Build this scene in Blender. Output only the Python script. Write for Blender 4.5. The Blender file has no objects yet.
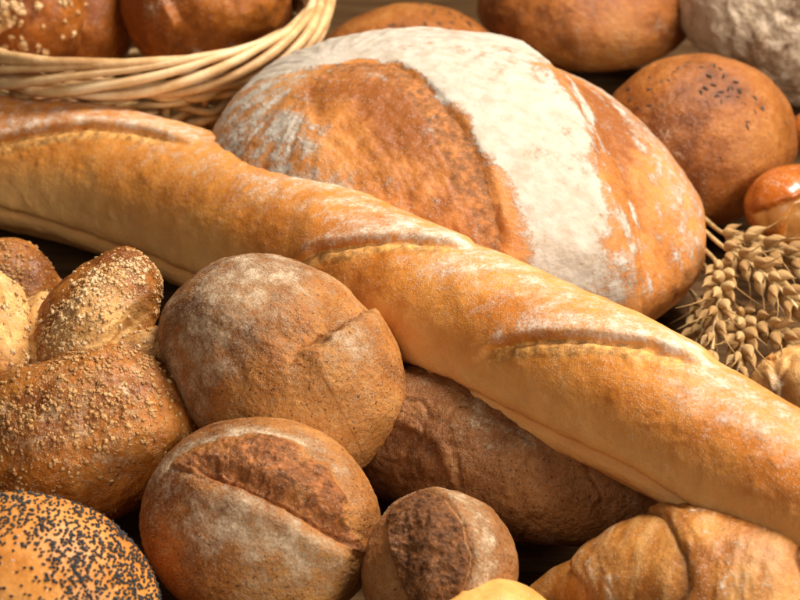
import bpy, math, random
import numpy as np
from mathutils import Vector, Matrix
from mathutils.bvhtree import BVHTree

random.seed(7)
sc = bpy.context.scene
col = sc.collection

# ------------------------------------------------------------------ camera
TARGET = np.array([0.0, 0.0, 0.05])
PITCH = math.radians(29)
DIST = 1.0
LENS = 90.0
CAM = TARGET + DIST * np.array([0, -math.cos(PITCH), math.sin(PITCH)])
cam_d = bpy.data.cameras.new('camera')
cam = bpy.data.objects.new('camera', cam_d); col.objects.link(cam)
cam.location = CAM
cam.rotation_euler = (math.pi / 2 - PITCH, 0, 0)
cam_d.lens = LENS; cam_d.sensor_width = 36
cam_d.clip_start = 0.02; cam_d.clip_end = 60
cam_d.dof.use_dof = True
cam_d.dof.focus_distance = 0.88
cam_d.dof.aperture_fstop = 15
sc.camera = cam
CR = np.array([1.0, 0, 0]); CF = np.array([0, math.cos(PITCH), -math.sin(PITCH)]); CU = np.array([0, math.sin(PITCH), math.cos(PITCH)])
PXF = 800 * LENS / 36

# ------------------------------------------------------------------ light
w = bpy.data.worlds.new('World'); sc.world = w; w.use_nodes = True
bg = w.node_tree.nodes['Background']
bg.inputs[0].default_value = (1.0, 0.84, 0.68, 1); bg.inputs[1].default_value = 0.065

def area(name, loc, aim, size, power, colr):
    d = bpy.data.lights.new(name, 'AREA'); d.shape = 'RECTANGLE'; d.size, d.size_y = size
    d.energy = power; d.color = colr
    o = bpy.data.objects.new(name, d); col.objects.link(o)
    o.location = loc
    o.rotation_euler = (Vector(aim) - Vector(loc)).to_track_quat('-Z', 'Y').to_euler()
    return o
area('key_softbox', (0.42, 0.30, 1.05), (0.02, 0.0, 0.04), (0.40, 0.40), 23.5, (1, 0.97, 0.93))
area('side_softbox', (0.85, -0.62, 0.62), (0.0, 0.0, 0.05), (0.40, 0.40), 14, (1, 0.95, 0.89))
area('fill_softbox', (-0.60, -1.0, 1.05), (0.0, 0.10, 0.05), (0.7, 0.7), 5.0, (1, 0.96, 0.90))
sc.view_settings.view_transform = 'Standard'; sc.view_settings.look = 'None'
sc.view_settings.exposure = 0.0; sc.view_settings.gamma = 1.0
sc.cycles.max_bounces = 6; sc.cycles.diffuse_bounces = 3
sc.cycles.use_denoising = True; sc.cycles.denoising_prefilter = 'FAST'

# ------------------------------------------------------------------ photo pixel -> world point helpers
def ray(px, py):
    d = CF + CR * ((px - 400) / PXF) - CU * ((py - 300) / PXF)
    return d / np.linalg.norm(d)
def P(px, py, z):
    d = ray(px, py); return CAM + d * ((z - CAM[2]) / d[2])
def depth(p): return float(np.dot(p - CAM, CF))
def M_(p): return depth(p) / PXF            # metres per photo pixel at p

# ------------------------------------------------------------------ numpy noise
_perm = np.random.RandomState(3).permutation(4096).astype(np.int64)
_grad = np.random.RandomState(4).normal(size=(4096, 3)); _grad /= np.linalg.norm(_grad, axis=1)[:, None]
def perlin(p):
    i = np.floor(p).astype(np.int64); f = p - i
    u = f * f * f * (f * (f * 6 - 15) + 10)
    def g(dx, dy, dz):
        h = _perm[(_perm[(_perm[(i[:, 0] + dx) & 4095] + i[:, 1] + dy) & 4095] + i[:, 2] + dz) & 4095]
        return (_grad[h] * (f - np.array([dx, dy, dz]))).sum(1)
    def l(a, b, t): return a + (b - a) * t
    x0 = l(l(g(0,0,0), g(1,0,0), u[:,0]), l(g(0,1,0), g(1,1,0), u[:,0]), u[:,1])
    x1 = l(l(g(0,0,1), g(1,0,1), u[:,0]), l(g(0,1,1), g(1,1,1), u[:,0]), u[:,1])
    return l(x0, x1, u[:,2]) * 1.6
def fbm(p, scale, octv=3, seed=0.0, gain=0.5):
    q = p * scale + seed * 17.31 + 100.0; a = 1.0; s = np.zeros(len(p)); tot = 0
    for _ in range(octv):
        s += a * perlin(q); tot += a; q = q * 2.03 + 5.7; a *= gain
    return s / tot
def ridged(p, scale, octv=3, seed=0.0): return 1 - 2 * np.abs(fbm(p, scale, octv, seed))
def sstep(a, b, x):
    t = np.clip((x - a) / (b - a), 0, 1); return t * t * (3 - 2 * t)

# ------------------------------------------------------------------ mesh helpers
def mesh_from(name, verts, faces, mat=None, parent=None, attrs=None, smooth=True, loc=None, rot=None, mats=None):
    me = bpy.data.meshes.new(name)
    verts = np.asarray(verts, dtype=np.float32); faces = np.asarray(faces)
    me.vertices.add(len(verts)); me.vertices.foreach_set('co', verts.ravel())
    k = faces.shape[1]
    me.loops.add(faces.size); me.loops.foreach_set('vertex_index', faces.ravel().astype(np.int32))
    me.polygons.add(len(faces)); me.polygons.foreach_set('loop_start', np.arange(0, faces.size, k, dtype=np.int32))
    me.polygons.foreach_set('use_smooth', np.full(len(faces), smooth))
    me.update(calc_edges=True); me.validate()
    for an, av in (attrs or {}).items():
        a = me.attributes.new(an, 'FLOAT', 'POINT'); a.data.foreach_set('value', np.asarray(av, dtype=np.float32))
    if mat: me.materials.append(mat)
    o = bpy.data.objects.new(name, me); col.objects.link(o)
    if loc is not None: o.location = [float(x) for x in loc]
    if rot is not None: o.rotation_mode = 'QUATERNION'; o.rotation_quaternion = Matrix([list(map(float, r)) for r in rot]).to_quaternion()
    if parent: o.parent = parent
    return o
def empty(name, loc):
    o = bpy.data.objects.new(name, None); col.objects.link(o); o.location = [float(x) for x in loc]; o.empty_display_size = 0.02
    return o
def tag(o, label=None, cat=None, group=None, kind=None):
    if label: o['label'] = label
    if cat: o['category'] = cat
    if group: o['group'] = group
    if kind: o['kind'] = kind
    return o

_cs = {}
def cube_sphere(n):
    if n in _cs: return _cs[n]
    g = np.tan(np.linspace(-math.pi / 4, math.pi / 4, n + 1))
    a, b = np.meshgrid(g, g, indexing='ij'); o = np.ones_like(a)
    vs, fs, off = [], [], 0
    idx = np.arange((n + 1) ** 2).reshape(n + 1, n + 1)
    quad = np.stack([idx[:-1, :-1], idx[1:, :-1], idx[1:, 1:], idx[:-1, 1:]], -1).reshape(-1, 4)
    for ax in range(3):
        for s in (1, -1):
            v = [None] * 3; v[ax] = o * s; v[(ax + 1) % 3] = a; v[(ax + 2) % 3] = b
            vs.append(np.stack(v, -1).reshape(-1, 3)); fs.append((quad if s > 0 else quad[:, ::-1]) + off); off += (n + 1) ** 2
    v = np.concatenate(vs); f = np.concatenate(fs); v /= np.linalg.norm(v, axis=1)[:, None]
    key = np.round(v * 1e5).astype(np.int64)
    _, first, inv = np.unique(key, axis=0, return_index=True, return_inverse=True)
    _cs[n] = (v[first], inv.reshape(-1)[f]); return _cs[n]

def ortho(up, xdir):
    z = np.array(up, float); z /= np.linalg.norm(z); x = np.array(xdir, float); x -= z * x.dot(z); x /= np.linalg.norm(x)
    return np.stack([x, np.cross(z, x), z], 1)       # columns = local axes

def hit_bvh(bvh, origin, RT, px, py):
    o = RT @ (CAM - origin); d = RT @ ray(px, py)
    r = bvh.ray_cast(Vector(o), Vector(d))
    if r[0] is None:
        t = -o.dot(d); r = bvh.find_nearest(Vector(o + d * t))
    return np.array(r[0]), np.array(r[1])

class Shape:
    """base surface of a loaf: local verts, normals and faces, plus surface points picked off the photo"""
    def line(self, pts, n=60, wob=0.0022):
        q = np.array(pts, float); seg = np.r_[0, np.cumsum(np.linalg.norm(np.diff(q, axis=0), axis=1))]
        t = np.linspace(0, seg[-1], n); xs = np.interp(t, seg, q[:, 0]); ys = np.interp(t, seg, q[:, 1])
        for _ in range(4):
            xs[1:-1] = (xs[:-2] + 2 * xs[1:-1] + xs[2:]) / 4; ys[1:-1] = (ys[:-2] + 2 * ys[1:-1] + ys[2:]) / 4
        h = [hit_bvh(self.bvh, self.c, self.R.T, x, y) for x, y in zip(xs, ys)]
        L = np.array([a for a, _ in h]); N = np.array([b for _, b in h])
        T = np.gradient(L, axis=0); T /= np.linalg.norm(T, axis=1)[:, None] + 1e-12
        S = np.cross(T, N); d2 = np.full(len(self.v), 1e9); best = np.zeros(len(self.v), int)
        for k in range(n):
            dd = ((self.v - L[k]) ** 2).sum(1); m = dd < d2; d2[m] = dd[m]; best[m] = k
        bd = np.sqrt(d2); tb = best.astype(float); near = L[best].copy()
        for k0 in (np.clip(best - 1, 0, n - 2), np.clip(best, 0, n - 2)):
            A = L[k0]; E = L[k0 + 1] - A; u = np.clip(((self.v - A) * E).sum(1) / ((E * E).sum(1) + 1e-14), 0, 1)
            Q = A + E * u[:, None]; dd = np.linalg.norm(self.v - Q, axis=1); m = dd < bd; bd[m] = dd[m]; tb[m] = (k0 + u)[m]; near[m] = Q[m]
        sg = ((self.v - near) * S[best]).sum(1)
        ds = np.sign(sg) * bd
        ds = ds + wob * fbm(self.v, 75, 3, 31.0 + pts[0][0]) * np.exp(-bd / 0.02)
        return ds, tb / (n - 1)   # + = below/left-hand side as seen
    def ell(self, c, p1, p2):
        c0, n0 = hit_bvh(self.bvh, self.c, self.R.T, *c)
        e1 = hit_bvh(self.bvh, self.c, self.R.T, *p1)[0] - c0; e2 = hit_bvh(self.bvh, self.c, self.R.T, *p2)[0] - c0
        e1 -= n0 * e1.dot(n0); e2 -= n0 * e2.dot(n0)
        G = np.linalg.inv(np.array([[e1 @ e1, e1 @ e2], [e1 @ e2, e2 @ e2]]))
        r = self.v - c0; uv = np.stack([r @ e1, r @ e2], 1) @ G.T
        rho = np.linalg.norm(uv, axis=1); rho[(self.n @ n0) < 0.0] = 9
        return rho, uv
    def finish(self): self.bvh = BVHTree.FromPolygons([tuple(x) for x in self.lv], [tuple(map(int, f)) for f in self.lf])

class Blob(Shape):
    def __init__(s, c, axes, up=(0, 0, 1), xdir=(1, 0, 0), n=150, warp=0.03, seed=0.0, sq=1.0, under=0.75):
        s.c = np.array(c, float); s.R = ortho(up, xdir); s.seed = seed
        a, b, ct = axes; cb = ct * under
        def shp(u):
            if sq != 1.0:
                e = 2.0 / sq; u = np.sign(u) * np.abs(u) ** 1.0; k = (np.abs(u[:, 0]) ** (2*sq) + np.abs(u[:, 1]) ** (2*sq) + np.abs(u[:, 2]) ** (2*sq)) ** (1 / (2*sq)); u = u / k[:, None]
            p = u * np.array([a, b, 1.0]); p[:, 2] *= np.where(u[:, 2] > 0, ct, cb)
            return p * (1 + warp * fbm(u, 1.3, 2, seed))[:, None]
        u, s.f = cube_sphere(n); s.v = shp(u); s.u = u
        nn = u / np.array([a, b, 1.0]); nn[:, 2] /= np.where(u[:, 2] > 0, ct, cb); s.n = nn / np.linalg.norm(nn, axis=1)[:, None]
        lu, s.lf = cube_sphere(24); s.lv = shp(lu); s.finish()
    def make(s, name, h, mat, attrs, parent=None):
        v = s.v + s.n * h[:, None]
        s.final = v
        base = s.c if parent is None else s.c - np.array(parent.location)
        return mesh_from(name, v, s.f, mat, parent, attrs, loc=base, rot=s.R)

class Tube(Shape):
    """tapering loaf along a bent axis; knots = (px, py, z, half width in photo px)"""
    def __init__(s, knots, ns=500, nphi=200, flat=1.0, cap=(1.0, 1.0), seed=0.0, warp=0.02, power=0.5):
        k = np.array(knots, float); pts = np.array([P(a, b, z) for a, b, z, _ in k]); rad = np.array([r * M_(p) for p, r in zip(pts, k[:, 3])])
        s.c = pts.mean(0); s.R = np.eye(3); s.seed = seed
        t0 = np.r_[0, np.cumsum(np.linalg.norm(np.diff(pts, axis=0), axis=1))]; L = t0[-1]
        s.L = L
        def build(ns, nphi):
            th = np.linspace(0, math.pi, ns); t = (1 - np.cos(th)) / 2; t = 0.25 * t + 0.75 * np.linspace(0, 1, ns)
            tt = t * L
            C = np.stack([np.interp(tt, t0, pts[:, i]) for i in range(3)], 1); r = np.interp(tt, t0, rad)
            ker = max(3, ns // 14); kk = np.ones(ker) / ker
            def sm(x):
                xp = np.r_[2 * x[0] - x[ker:0:-1], x, 2 * x[-1] - x[-2:-ker - 2:-1]]; return np.convolve(np.convolve(xp, kk, 'same'), kk, 'same')[ker:-ker]
            C = np.stack([sm(C[:, i]) for i in range(3)], 1); r = sm(r)
            e0 = np.clip(tt / (r[0] * cap[0]), 0, 1); e1 = np.clip((L - tt) / (r[-1] * cap[1]), 0, 1)
            r = r * (1 - (1 - e0) ** 2 + 1e-9) ** power * (1 - (1 - e1) ** 2 + 1e-9) ** power
            T = np.gradient(C, axis=0); T /= np.linalg.norm(T, axis=1)[:, None]
            U = np.array([0, 0, 1.0]) - T * T[:, 2:3]; U /= np.linalg.norm(U, axis=1)[:, None]; S = np.cross(T, U)   # S to camera side for left->right axis
            ph = np.linspace(0, 2 * math.pi, nphi, endpoint=False)
            D = np.cos(ph)[None, :, None] * U[:, None] * flat + np.sin(ph)[None, :, None] * S[:, None]
            V = C[:, None] + D * r[:, None, None]
            N = np.cos(ph)[None, :, None] * U[:, None] + np.sin(ph)[None, :, None] * flat * S[:, None]
            V = (V - s.c).reshape(-1, 3); N = N.reshape(-1, 3); N /= np.linalg.norm(N, axis=1)[:, None]
            # lean the normals outward at the caps
            dr = np.gradient(r, tt + 1e-9 * np.arange(ns)); dr = np.clip(dr, -6, 6); N = N - (T[:, None] * np.ones((1, nphi, 1))).reshape(-1, 3) * np.repeat(dr, nphi)[:, None]
            N /= np.linalg.norm(N, axis=1)[:, None]
            idx = np.arange(ns * nphi).reshape(ns, nphi); j = np.roll(idx, -1, 1)
            F = np.stack([idx[:-1], idx[1:], j[1:], j[:-1]], -1).reshape(-1, 4)
            V = V * 1.0 + N * (warp * np.repeat(r, nphi) * fbm(V, 9.0, 2, seed))[:, None]
            return V, N, F, np.repeat(t, nphi), np.tile(ph, ns), np.repeat(r, nphi)
        s.v, s.n, s.f, s.t, s.phi, s.r = build(ns, nphi)
        s.lv, _, s.lf, *_ = build(140, 48); s.finish()
    def make(s, name, h, mat, attrs, parent=None):
        v = s.v + s.n * (h * np.clip(s.r / 0.01, 0, 1))[:, None]
        s.final = v
        base = s.c if parent is None else s.c - np.array(parent.location)
        return mesh_from(name, v, s.f[:, ::-1], mat, parent, attrs, loc=base)

def lip(d, t, up, dn, Lu, Ld, soft=0.0012, taper=0.5):
    """a torn slash: the + side stands up as an ear, the - side drops"""
    win = sstep(0, taper * 0.55, t) * sstep(1, 1 - taper * 0.55, t)
    pos = 0.5 + 0.5 * np.tanh(d / soft)
    return win * (pos * up * np.exp(-np.clip(d, 0, 9) / Lu) * (1 - 0.5 * np.exp(-np.clip(d, 0, 9) / 0.0028)) - (1 - pos) * dn * np.exp(np.clip(d, -9, 0) / Ld))

# ------------------------------------------------------------------ materials
class NT:
    def __init__(s, name):
        s.m = bpy.data.materials.new(name); s.m.use_nodes = True; s.t = s.m.node_tree; s.b = s.t.nodes['Principled BSDF']
        s.co = s.n('ShaderNodeTexCoord').outputs['Object']
    def n(s, ty, **kw):
        x = s.t.nodes.new(ty)
        for k, v in kw.items(): setattr(x, k, v)
        return x
    def put(s, sock, v):
        if isinstance(v, bpy.types.NodeSocket): s.t.links.new(v, sock)
        elif v is not None: sock.default_value = v
    def math(s, op, a, b=None, c=None, clamp=False):
        x = s.n('ShaderNodeMath', operation=op, use_clamp=clamp)
        for i, v in enumerate((a, b, c)): s.put(x.inputs[i], v)
        return x.outputs[0]
    def noise(s, scale, detail=4, rough=0.55, dist=0.0, co=None):
        x = s.n('ShaderNodeTexNoise'); s.put(x.inputs['Vector'], co or s.co)
        x.inputs['Scale'].default_value = scale; x.inputs['Detail'].default_value = detail; x.inputs['Roughness'].default_value = rough; x.inputs['Distortion'].default_value = dist
        return x.outputs['Fac']
    def voro(s, scale, co=None, out='Distance', rnd=1.0):
        x = s.n('ShaderNodeTexVoronoi'); s.put(x.inputs['Vector'], co or s.co); x.inputs['Scale'].default_value = scale; x.inputs['Randomness'].default_value = rnd
        return x.outputs[out]
    def attr(s, name):
        x = s.n('ShaderNodeAttribute'); x.attribute_name = name; return x.outputs['Fac']
    def ramp(s, fac, stops):
        x = s.n('ShaderNodeValToRGB'); s.put(x.inputs[0], fac); e = x.color_ramp.elements
        while len(e) < len(stops): e.new(0.5)
        for el, (p, c) in zip(e, stops): el.position = p; el.color = (*c, 1)
        return x.outputs[0]
    def step(s, v, a, b):
        x = s.n('ShaderNodeMapRange', interpolation_type='SMOOTHSTEP'); s.put(x.inputs['Value'], v)
        s.put(x.inputs['From Min'], a); s.put(x.inputs['From Max'], b); return x.outputs[0]
    def mix(s, fac, a, b, blend='MIX'):
        x = s.n('ShaderNodeMix', data_type='RGBA', blend_type=blend); s.put(x.inputs[0], fac)
        for sock, v in ((x.inputs[6], a), (x.inputs[7], b)):
            s.put(sock, v if isinstance(v, bpy.types.NodeSocket) else (*v, 1))
        return x.outputs[2]
    def bump(s, h, dist, strength=1.0, normal=None):
        x = s.n('ShaderNodeBump'); x.inputs['Distance'].default_value = dist; x.inputs['Strength'].default_value = strength
        s.put(x.inputs['Height'], h)
        if normal: s.put(x.inputs['Normal'], normal)
        return x.outputs[0]

def crust(name, dark, mid, light, cut=None, pale=None, flour=(0.80, 0.70, 0.57), rough=0.5, fine=1.0, coarse=1.0, fleck=0.25, pores=0.3,
          speck=520, coat=0.0, soft_flour=0.5, sss=0.07, spec=0.22, gran=0.5, gscale=1000):
    """baked crust. mesh attributes say where the dough was browned or painted with shade (tone), torn open or shadow-dark at seams (cut), left pale (pale), floured or painted with a highlight (flour)"""
    k = NT(name)
    nL = k.noise(16, 3); nM = k.noise(85, 5, 0.62); nF = k.noise(420, 4, 0.6); nG = k.noise(1500, 2)
    f = k.math('ADD', k.math('MULTIPLY', nL, 0.45), k.math('MULTIPLY', nM, 0.40)); f = k.math('ADD', f, k.math('MULTIPLY', nF, 0.15))
    f = k.math('ADD', f, k.math('MULTIPLY', k.attr('tone'), 0.22))
    c = k.ramp(f, [(0.36, dark), (0.5, mid), (0.66, light)])
    if pale: c = k.mix(k.math('MULTIPLY', k.attr('pale'), 0.92, clamp=True), c, k.mix(nM, [x * 0.8 for x in pale], [min(1, x * 1.15) for x in pale]))
    cutm = None
    if cut:
        cutm = k.step(k.math('ADD', k.attr('cut'), k.math('MULTIPLY', k.math('SUBTRACT', nM, 0.5), 0.7)), 0.35, 0.65)
        cn = k.noise(230, 6, 0.7)
        c = k.mix(cutm, c, k.ramp(cn, [(0.34, [x * 0.45 for x in cut]), (0.52, cut), (0.7, [min(1, x * 1.8) for x in cut])]))
    # fine wholegrain flecks and pin holes
    fl = k.step(k.noise(900, 3, 0.7), 0.60, 0.72)
    c = k.mix(k.math('MULTIPLY', fl, fleck), c, [min(1, x * 1.5 + 0.03) for x in light])
    dk = k.step(k.noise(700, 2, 0.6, co=None), 0.40, 0.30)
    c = k.mix(k.math('MULTIPLY', dk, fleck * 1.6, clamp=True), c, [x * 0.55 for x in dark])
    pv = k.voro(310); pm = k.math('MULTIPLY', k.step(pv, 0.20, 0.08), k.step(nM, 0.48, 0.62))
    c = k.mix(k.math('MULTIPLY', pm, pores, clamp=True), c, [x * 0.4 for x in dark])
    # flour
    sp = k.noise(speck, 5, 0.72); md = k.noise(120, 5, 0.62)
    v = k.math('ADD', k.attr('flour'), k.math('MULTIPLY', k.math('SUBTRACT', sp, 0.5), 1.5))
    v = k.math('ADD', v, k.math('MULTIPLY', k.math('SUBTRACT', md, 0.5), 1.5))
    F = k.math('MULTIPLY', k.step(v, 0.42, 0.42 + soft_flour), k.step(k.attr('flour'), 0.02, 0.25))
    F = k.math('MULTIPLY', F, 0.93)
    # single flour grains
    gv = k.n('ShaderNodeTexVoronoi'); k.put(gv.inputs['Vector'], k.co); gv.inputs['Scale'].default_value = gscale
    sx = k.n('ShaderNodeSeparateColor'); k.put(sx.inputs[0], gv.outputs['Color'])
    dens = k.math('ADD', k.math('MULTIPLY', k.attr('flour'), 0.75), k.math('MULTIPLY', k.math('SUBTRACT', md, 0.47), 1.3))
    on = k.step(k.math('SUBTRACT', dens, sx.outputs[0]), -0.22, 0.12)
    G = k.math('MULTIPLY', k.math('MULTIPLY', on, k.step(gv.outputs['Distance'], 0.55, 0.25)), gran)
    F = k.math('MAXIMUM', F, G)
    c = k.mix(F, c, k.mix(k.step(md, 0.3, 0.7), [flour[0] * 0.80, flour[1] * 0.75, flour[2] * 0.68], flour))
    k.put(k.b.inputs['Base Color'], c)
    r = k.math('ADD', rough, k.math('MULTIPLY', k.math('SUBTRACT', nM, 0.5), 0.25)); r = k.math('MAXIMUM', r, k.math('MULTIPLY', F, 0.92))
    if cutm: r = k.math('MAXIMUM', r, k.math('MULTIPLY', cutm, 0.7))
    k.put(k.b.inputs['Roughness'], r)
    k.b.inputs['Specular IOR Level'].default_value = spec
    if coat: k.b.inputs['Coat Weight'].default_value = coat; k.b.inputs['Coat Roughness'].default_value = 0.22
    b1 = k.bump(nM, 0.0022 * coarse, 0.6); b2 = k.bump(nF, 0.0009 * fine, 0.7, b1); b3 = k.bump(nG, 0.0003 * fine, 0.6, b2)
    b4 = k.bump(pm, 0.0007, -0.6 * min(1, pores * 2), b3) if pores else b3
    b5 = k.bump(F, 0.0005, 0.8, b4)
    k.put(k.b.inputs['Normal'], b5)
    if sss:
        k.b.inputs['Subsurface Weight'].default_value = sss; k.b.inputs['Subsurface Radius'].default_value = (1.0, 0.45, 0.18); k.b.inputs['Subsurface Scale'].default_value = 0.004
    return k.m

def plain(name, stops, scale, rough=0.55, bump=0.0004, bscale=600, stretch=(1, 1, 1), spec=0.4):
    k = NT(name)
    mp = k.n('ShaderNodeMapping'); mp.inputs['Scale'].default_value = stretch; k.put(mp.inputs['Vector'], k.co)
    oi = k.n('ShaderNodeObjectInfo')
    f = k.math('ADD', k.noise(scale, 4, 0.6, co=mp.outputs[0]), k.math('MULTIPLY', k.math('SUBTRACT', oi.outputs['Random'], 0.5), 0.24))
    k.put(k.b.inputs['Base Color'], k.ramp(f, stops)); k.b.inputs['Roughness'].default_value = rough; k.b.inputs['Specular IOR Level'].default_value = spec
    k.put(k.b.inputs['Normal'], k.bump(k.noise(bscale, 3, co=mp.outputs[0]), bump, 0.7)); return k.m

M = {}
M['baguette'] = crust('baguette_crust', (0.48, 0.150, 0.020), (0.63, 0.240, 0.042), (0.74, 0.35, 0.095), cut=(0.60, 0.27, 0.065), pale=(0.77, 0.43, 0.145), flour=(0.78, 0.65, 0.49), rough=0.42, fine=0.6, coarse=0.5, fleck=0.10, pores=0.12, speck=640, soft_flour=0.9, gran=0.30, gscale=1250)
M['big'] = crust('farm_loaf_crust', (0.26, 0.075, 0.012), (0.49, 0.175, 0.036), (0.63, 0.285, 0.085), cut=(0.30, 0.105, 0.024), flour=(0.515, 0.445, 0.35), rough=0.5, fine=0.6, coarse=0.9, fleck=0.12, pores=0.1, speck=420, soft_flour=0.6, gran=0.35)
M['roll'] = crust('wheat_roll_crust', (0.15, 0.045, 0.009), (0.345, 0.122, 0.022), (0.51, 0.225, 0.055), cut=(0.26, 0.085, 0.020), flour=(0.60, 0.43, 0.265), rough=0.5, fine=1.7, coarse=0.8, fleck=0.6, pores=0.5, speck=1000, soft_flour=0.75, gran=0.6, gscale=1400)
M['rye'] = crust('rye_crust', (0.085, 0.028, 0.007), (0.21, 0.074, 0.018), (0.34, 0.14, 0.040), cut=(0.15, 0.052, 0.012), flour=(0.56, 0.39, 0.23), rough=0.5, fine=1.8, coarse=1.6, fleck=0.5, pores=0.2, speck=600, soft_flour=0.6, gran=0.30, gscale=1100)
M['seedbun'] = crust('dark_bun_crust', (0.14, 0.038, 0.006), (0.30, 0.092, 0.015), (0.42, 0.165, 0.036), flour=(0.58, 0.36, 0.20), rough=0.42, fine=1.3, coarse=0.6, fleck=0.4, pores=0.35, speck=600, gran=0.3)
M['stone'] = crust('stone_loaf_crust', (0.14, 0.065, 0.028), (0.28, 0.145, 0.07), (0.42, 0.25, 0.13), flour=(0.66, 0.50, 0.34), rough=0.7, fine=1.2, coarse=2, fleck=0.2, pores=0.3, speck=300, soft_flour=0.6)
M['glaze'] = crust('glazed_crust', (0.20, 0.052, 0.006), (0.40, 0.120, 0.014), (0.54, 0.21, 0.034), cut=(0.50, 0.22, 0.06), flour=(0.7, 0.52, 0.34), rough=0.44, fine=0.7, coarse=0.8, fleck=0.2, pores=0.25, coat=0.04)
M['shiny'] = crust('shiny_crust', (0.18, 0.036, 0.003), (0.38, 0.090, 0.008), (0.50, 0.15, 0.016), pale=(0.56, 0.25, 0.06), flour=(0.8, 0.6, 0.4), rough=0.26, fine=0.2, coarse=0.4, fleck=0.05, pores=0.05, coat=0.6)
M['sweet'] = crust('sweet_dough_crust', (0.17, 0.045, 0.006), (0.42, 0.14, 0.019), (0.60, 0.27, 0.055), cut=(0.7, 0.42, 0.15), pale=(0.80, 0.46, 0.15), flour=(0.68, 0.46, 0.25), rough=0.40, fine=1.0, coarse=1.4, fleck=0.25, pores=0.3, coat=0.06)
M['croissant'] = crust('croissant_crust', (0.30, 0.095, 0.014), (0.53, 0.21, 0.04), (0.67, 0.33, 0.09), cut=(0.34, 0.12, 0.025), pale=(0.76, 0.47, 0.18), flour=(0.74, 0.56, 0.37), rough=0.40, fine=0.9, coarse=0.8, fleck=0.15, pores=0.1, gran=0.3)
M['palebun'] = crust('pale_bun_crust', (0.50, 0.22, 0.045), (0.66, 0.34, 0.085), (0.74, 0.43, 0.14), rough=0.4, fine=0.5, coarse=0.4, fleck=0.1, pores=0.1)
M['poppy_crust'] = crust('poppy_bun_crust', (0.38, 0.115, 0.014), (0.60, 0.230, 0.042), (0.70, 0.335, 0.095), rough=0.38, fine=0.5, coarse=0.6, fleck=0.1, pores=0.15)
M['crumb'] = plain('crumb_sugar', [(0.3, (0.34, 0.135, 0.032)), (0.52, (0.56, 0.30, 0.10)), (0.72, (0.72, 0.50, 0.26))], 170, 0.7, 0.0005, 1500)
M['poppy'] = plain('poppy_seed', [(0.3, (0.012, 0.010, 0.009)), (0.5, (0.030, 0.026, 0.023)), (0.75, (0.085, 0.070, 0.058))], 700, 0.5, 0.0002, 4000)
M['caraway'] = plain('caraway_seed', [(0.3, (0.02, 0.011, 0.006)), (0.7, (0.09, 0.05, 0.025))], 700, 0.55)
M['wicker'] = plain('willow_wicker', [(0.3, (0.44, 0.22, 0.075)), (0.5, (0.62, 0.36, 0.15)), (0.7, (0.74, 0.50, 0.26))], 60, 0.42, 0.0004, 500)
M['wicker_dark'] = plain('weathered_wicker', [(0.3, (0.34, 0.18, 0.06)), (0.5, (0.54, 0.33, 0.13)), (0.7, (0.68, 0.46, 0.22))], 70, 0.5, 0.0004, 500)
M['grain'] = plain('wheat_husk', [(0.3, (0.32, 0.14, 0.032)), (0.5, (0.50, 0.28, 0.09)), (0.72, (0.68, 0.45, 0.19))], 260, 0.5, 0.0004, 1200)
M['straw'] = plain('straw', [(0.3, (0.34, 0.20, 0.07)), (0.55, (0.52, 0.34, 0.14)), (0.75, (0.62, 0.45, 0.21))], 160, 0.45)

k = NT('oiled_wood'); mp = k.n('ShaderNodeMapping'); mp.inputs['Scale'].default_value = (6, 90, 20); mp.inputs['Rotation'].default_value = (0, 0, 0.5); k.put(mp.inputs['Vector'], k.co)
g1 = k.noise(1.6, 6, 0.6, 0.6, mp.outputs[0]); g2 = k.noise(7, 4, 0.6, 0.2, mp.outputs[0])
k.put(k.b.inputs['Base Color'], k.ramp(k.math('ADD', k.math('MULTIPLY', g1, 0.7), k.math('MULTIPLY', g2, 0.3)), [(0.3, (0.035, 0.016, 0.006)), (0.5, (0.085, 0.042, 0.017)), (0.7, (0.15, 0.08, 0.034))]))
k.b.inputs['Roughness'].default_value = 0.75; k.b.inputs['Specular IOR Level'].default_value = 0.02; k.put(k.b.inputs['Normal'], k.bump(g2, 0.0006, 0.6)); M['wood'] = k.m

# ------------------------------------------------------------------ the table
n = 2
tv = [(-1.2, -0.7, 0), (1.2, -0.7, 0), (1.2, 1.6, 0), (-1.2, 1.6, 0), (-1.2, -0.7, -0.04), (1.2, -0.7, -0.04), (1.2, 1.6, -0.04), (-1.2, 1.6, -0.04)]
tf = [(0, 1, 2, 3), (7, 6, 5, 4), (0, 4, 5, 1), (1, 5, 6, 2), (2, 6, 7, 3), (3, 7, 4, 0)]
table = mesh_from('table_top', tv, tf, M['wood'], smooth=False); tag(table, 'dark brown wooden table under the breads', kind='structure')

Z = lambda s: np.zeros(len(s.v))
def attrs(s, **kw):
    d = {'flour': Z(s), 'cut': Z(s), 'pale': Z(s), 'tone': Z(s)}; d.update(kw); return d

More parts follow.
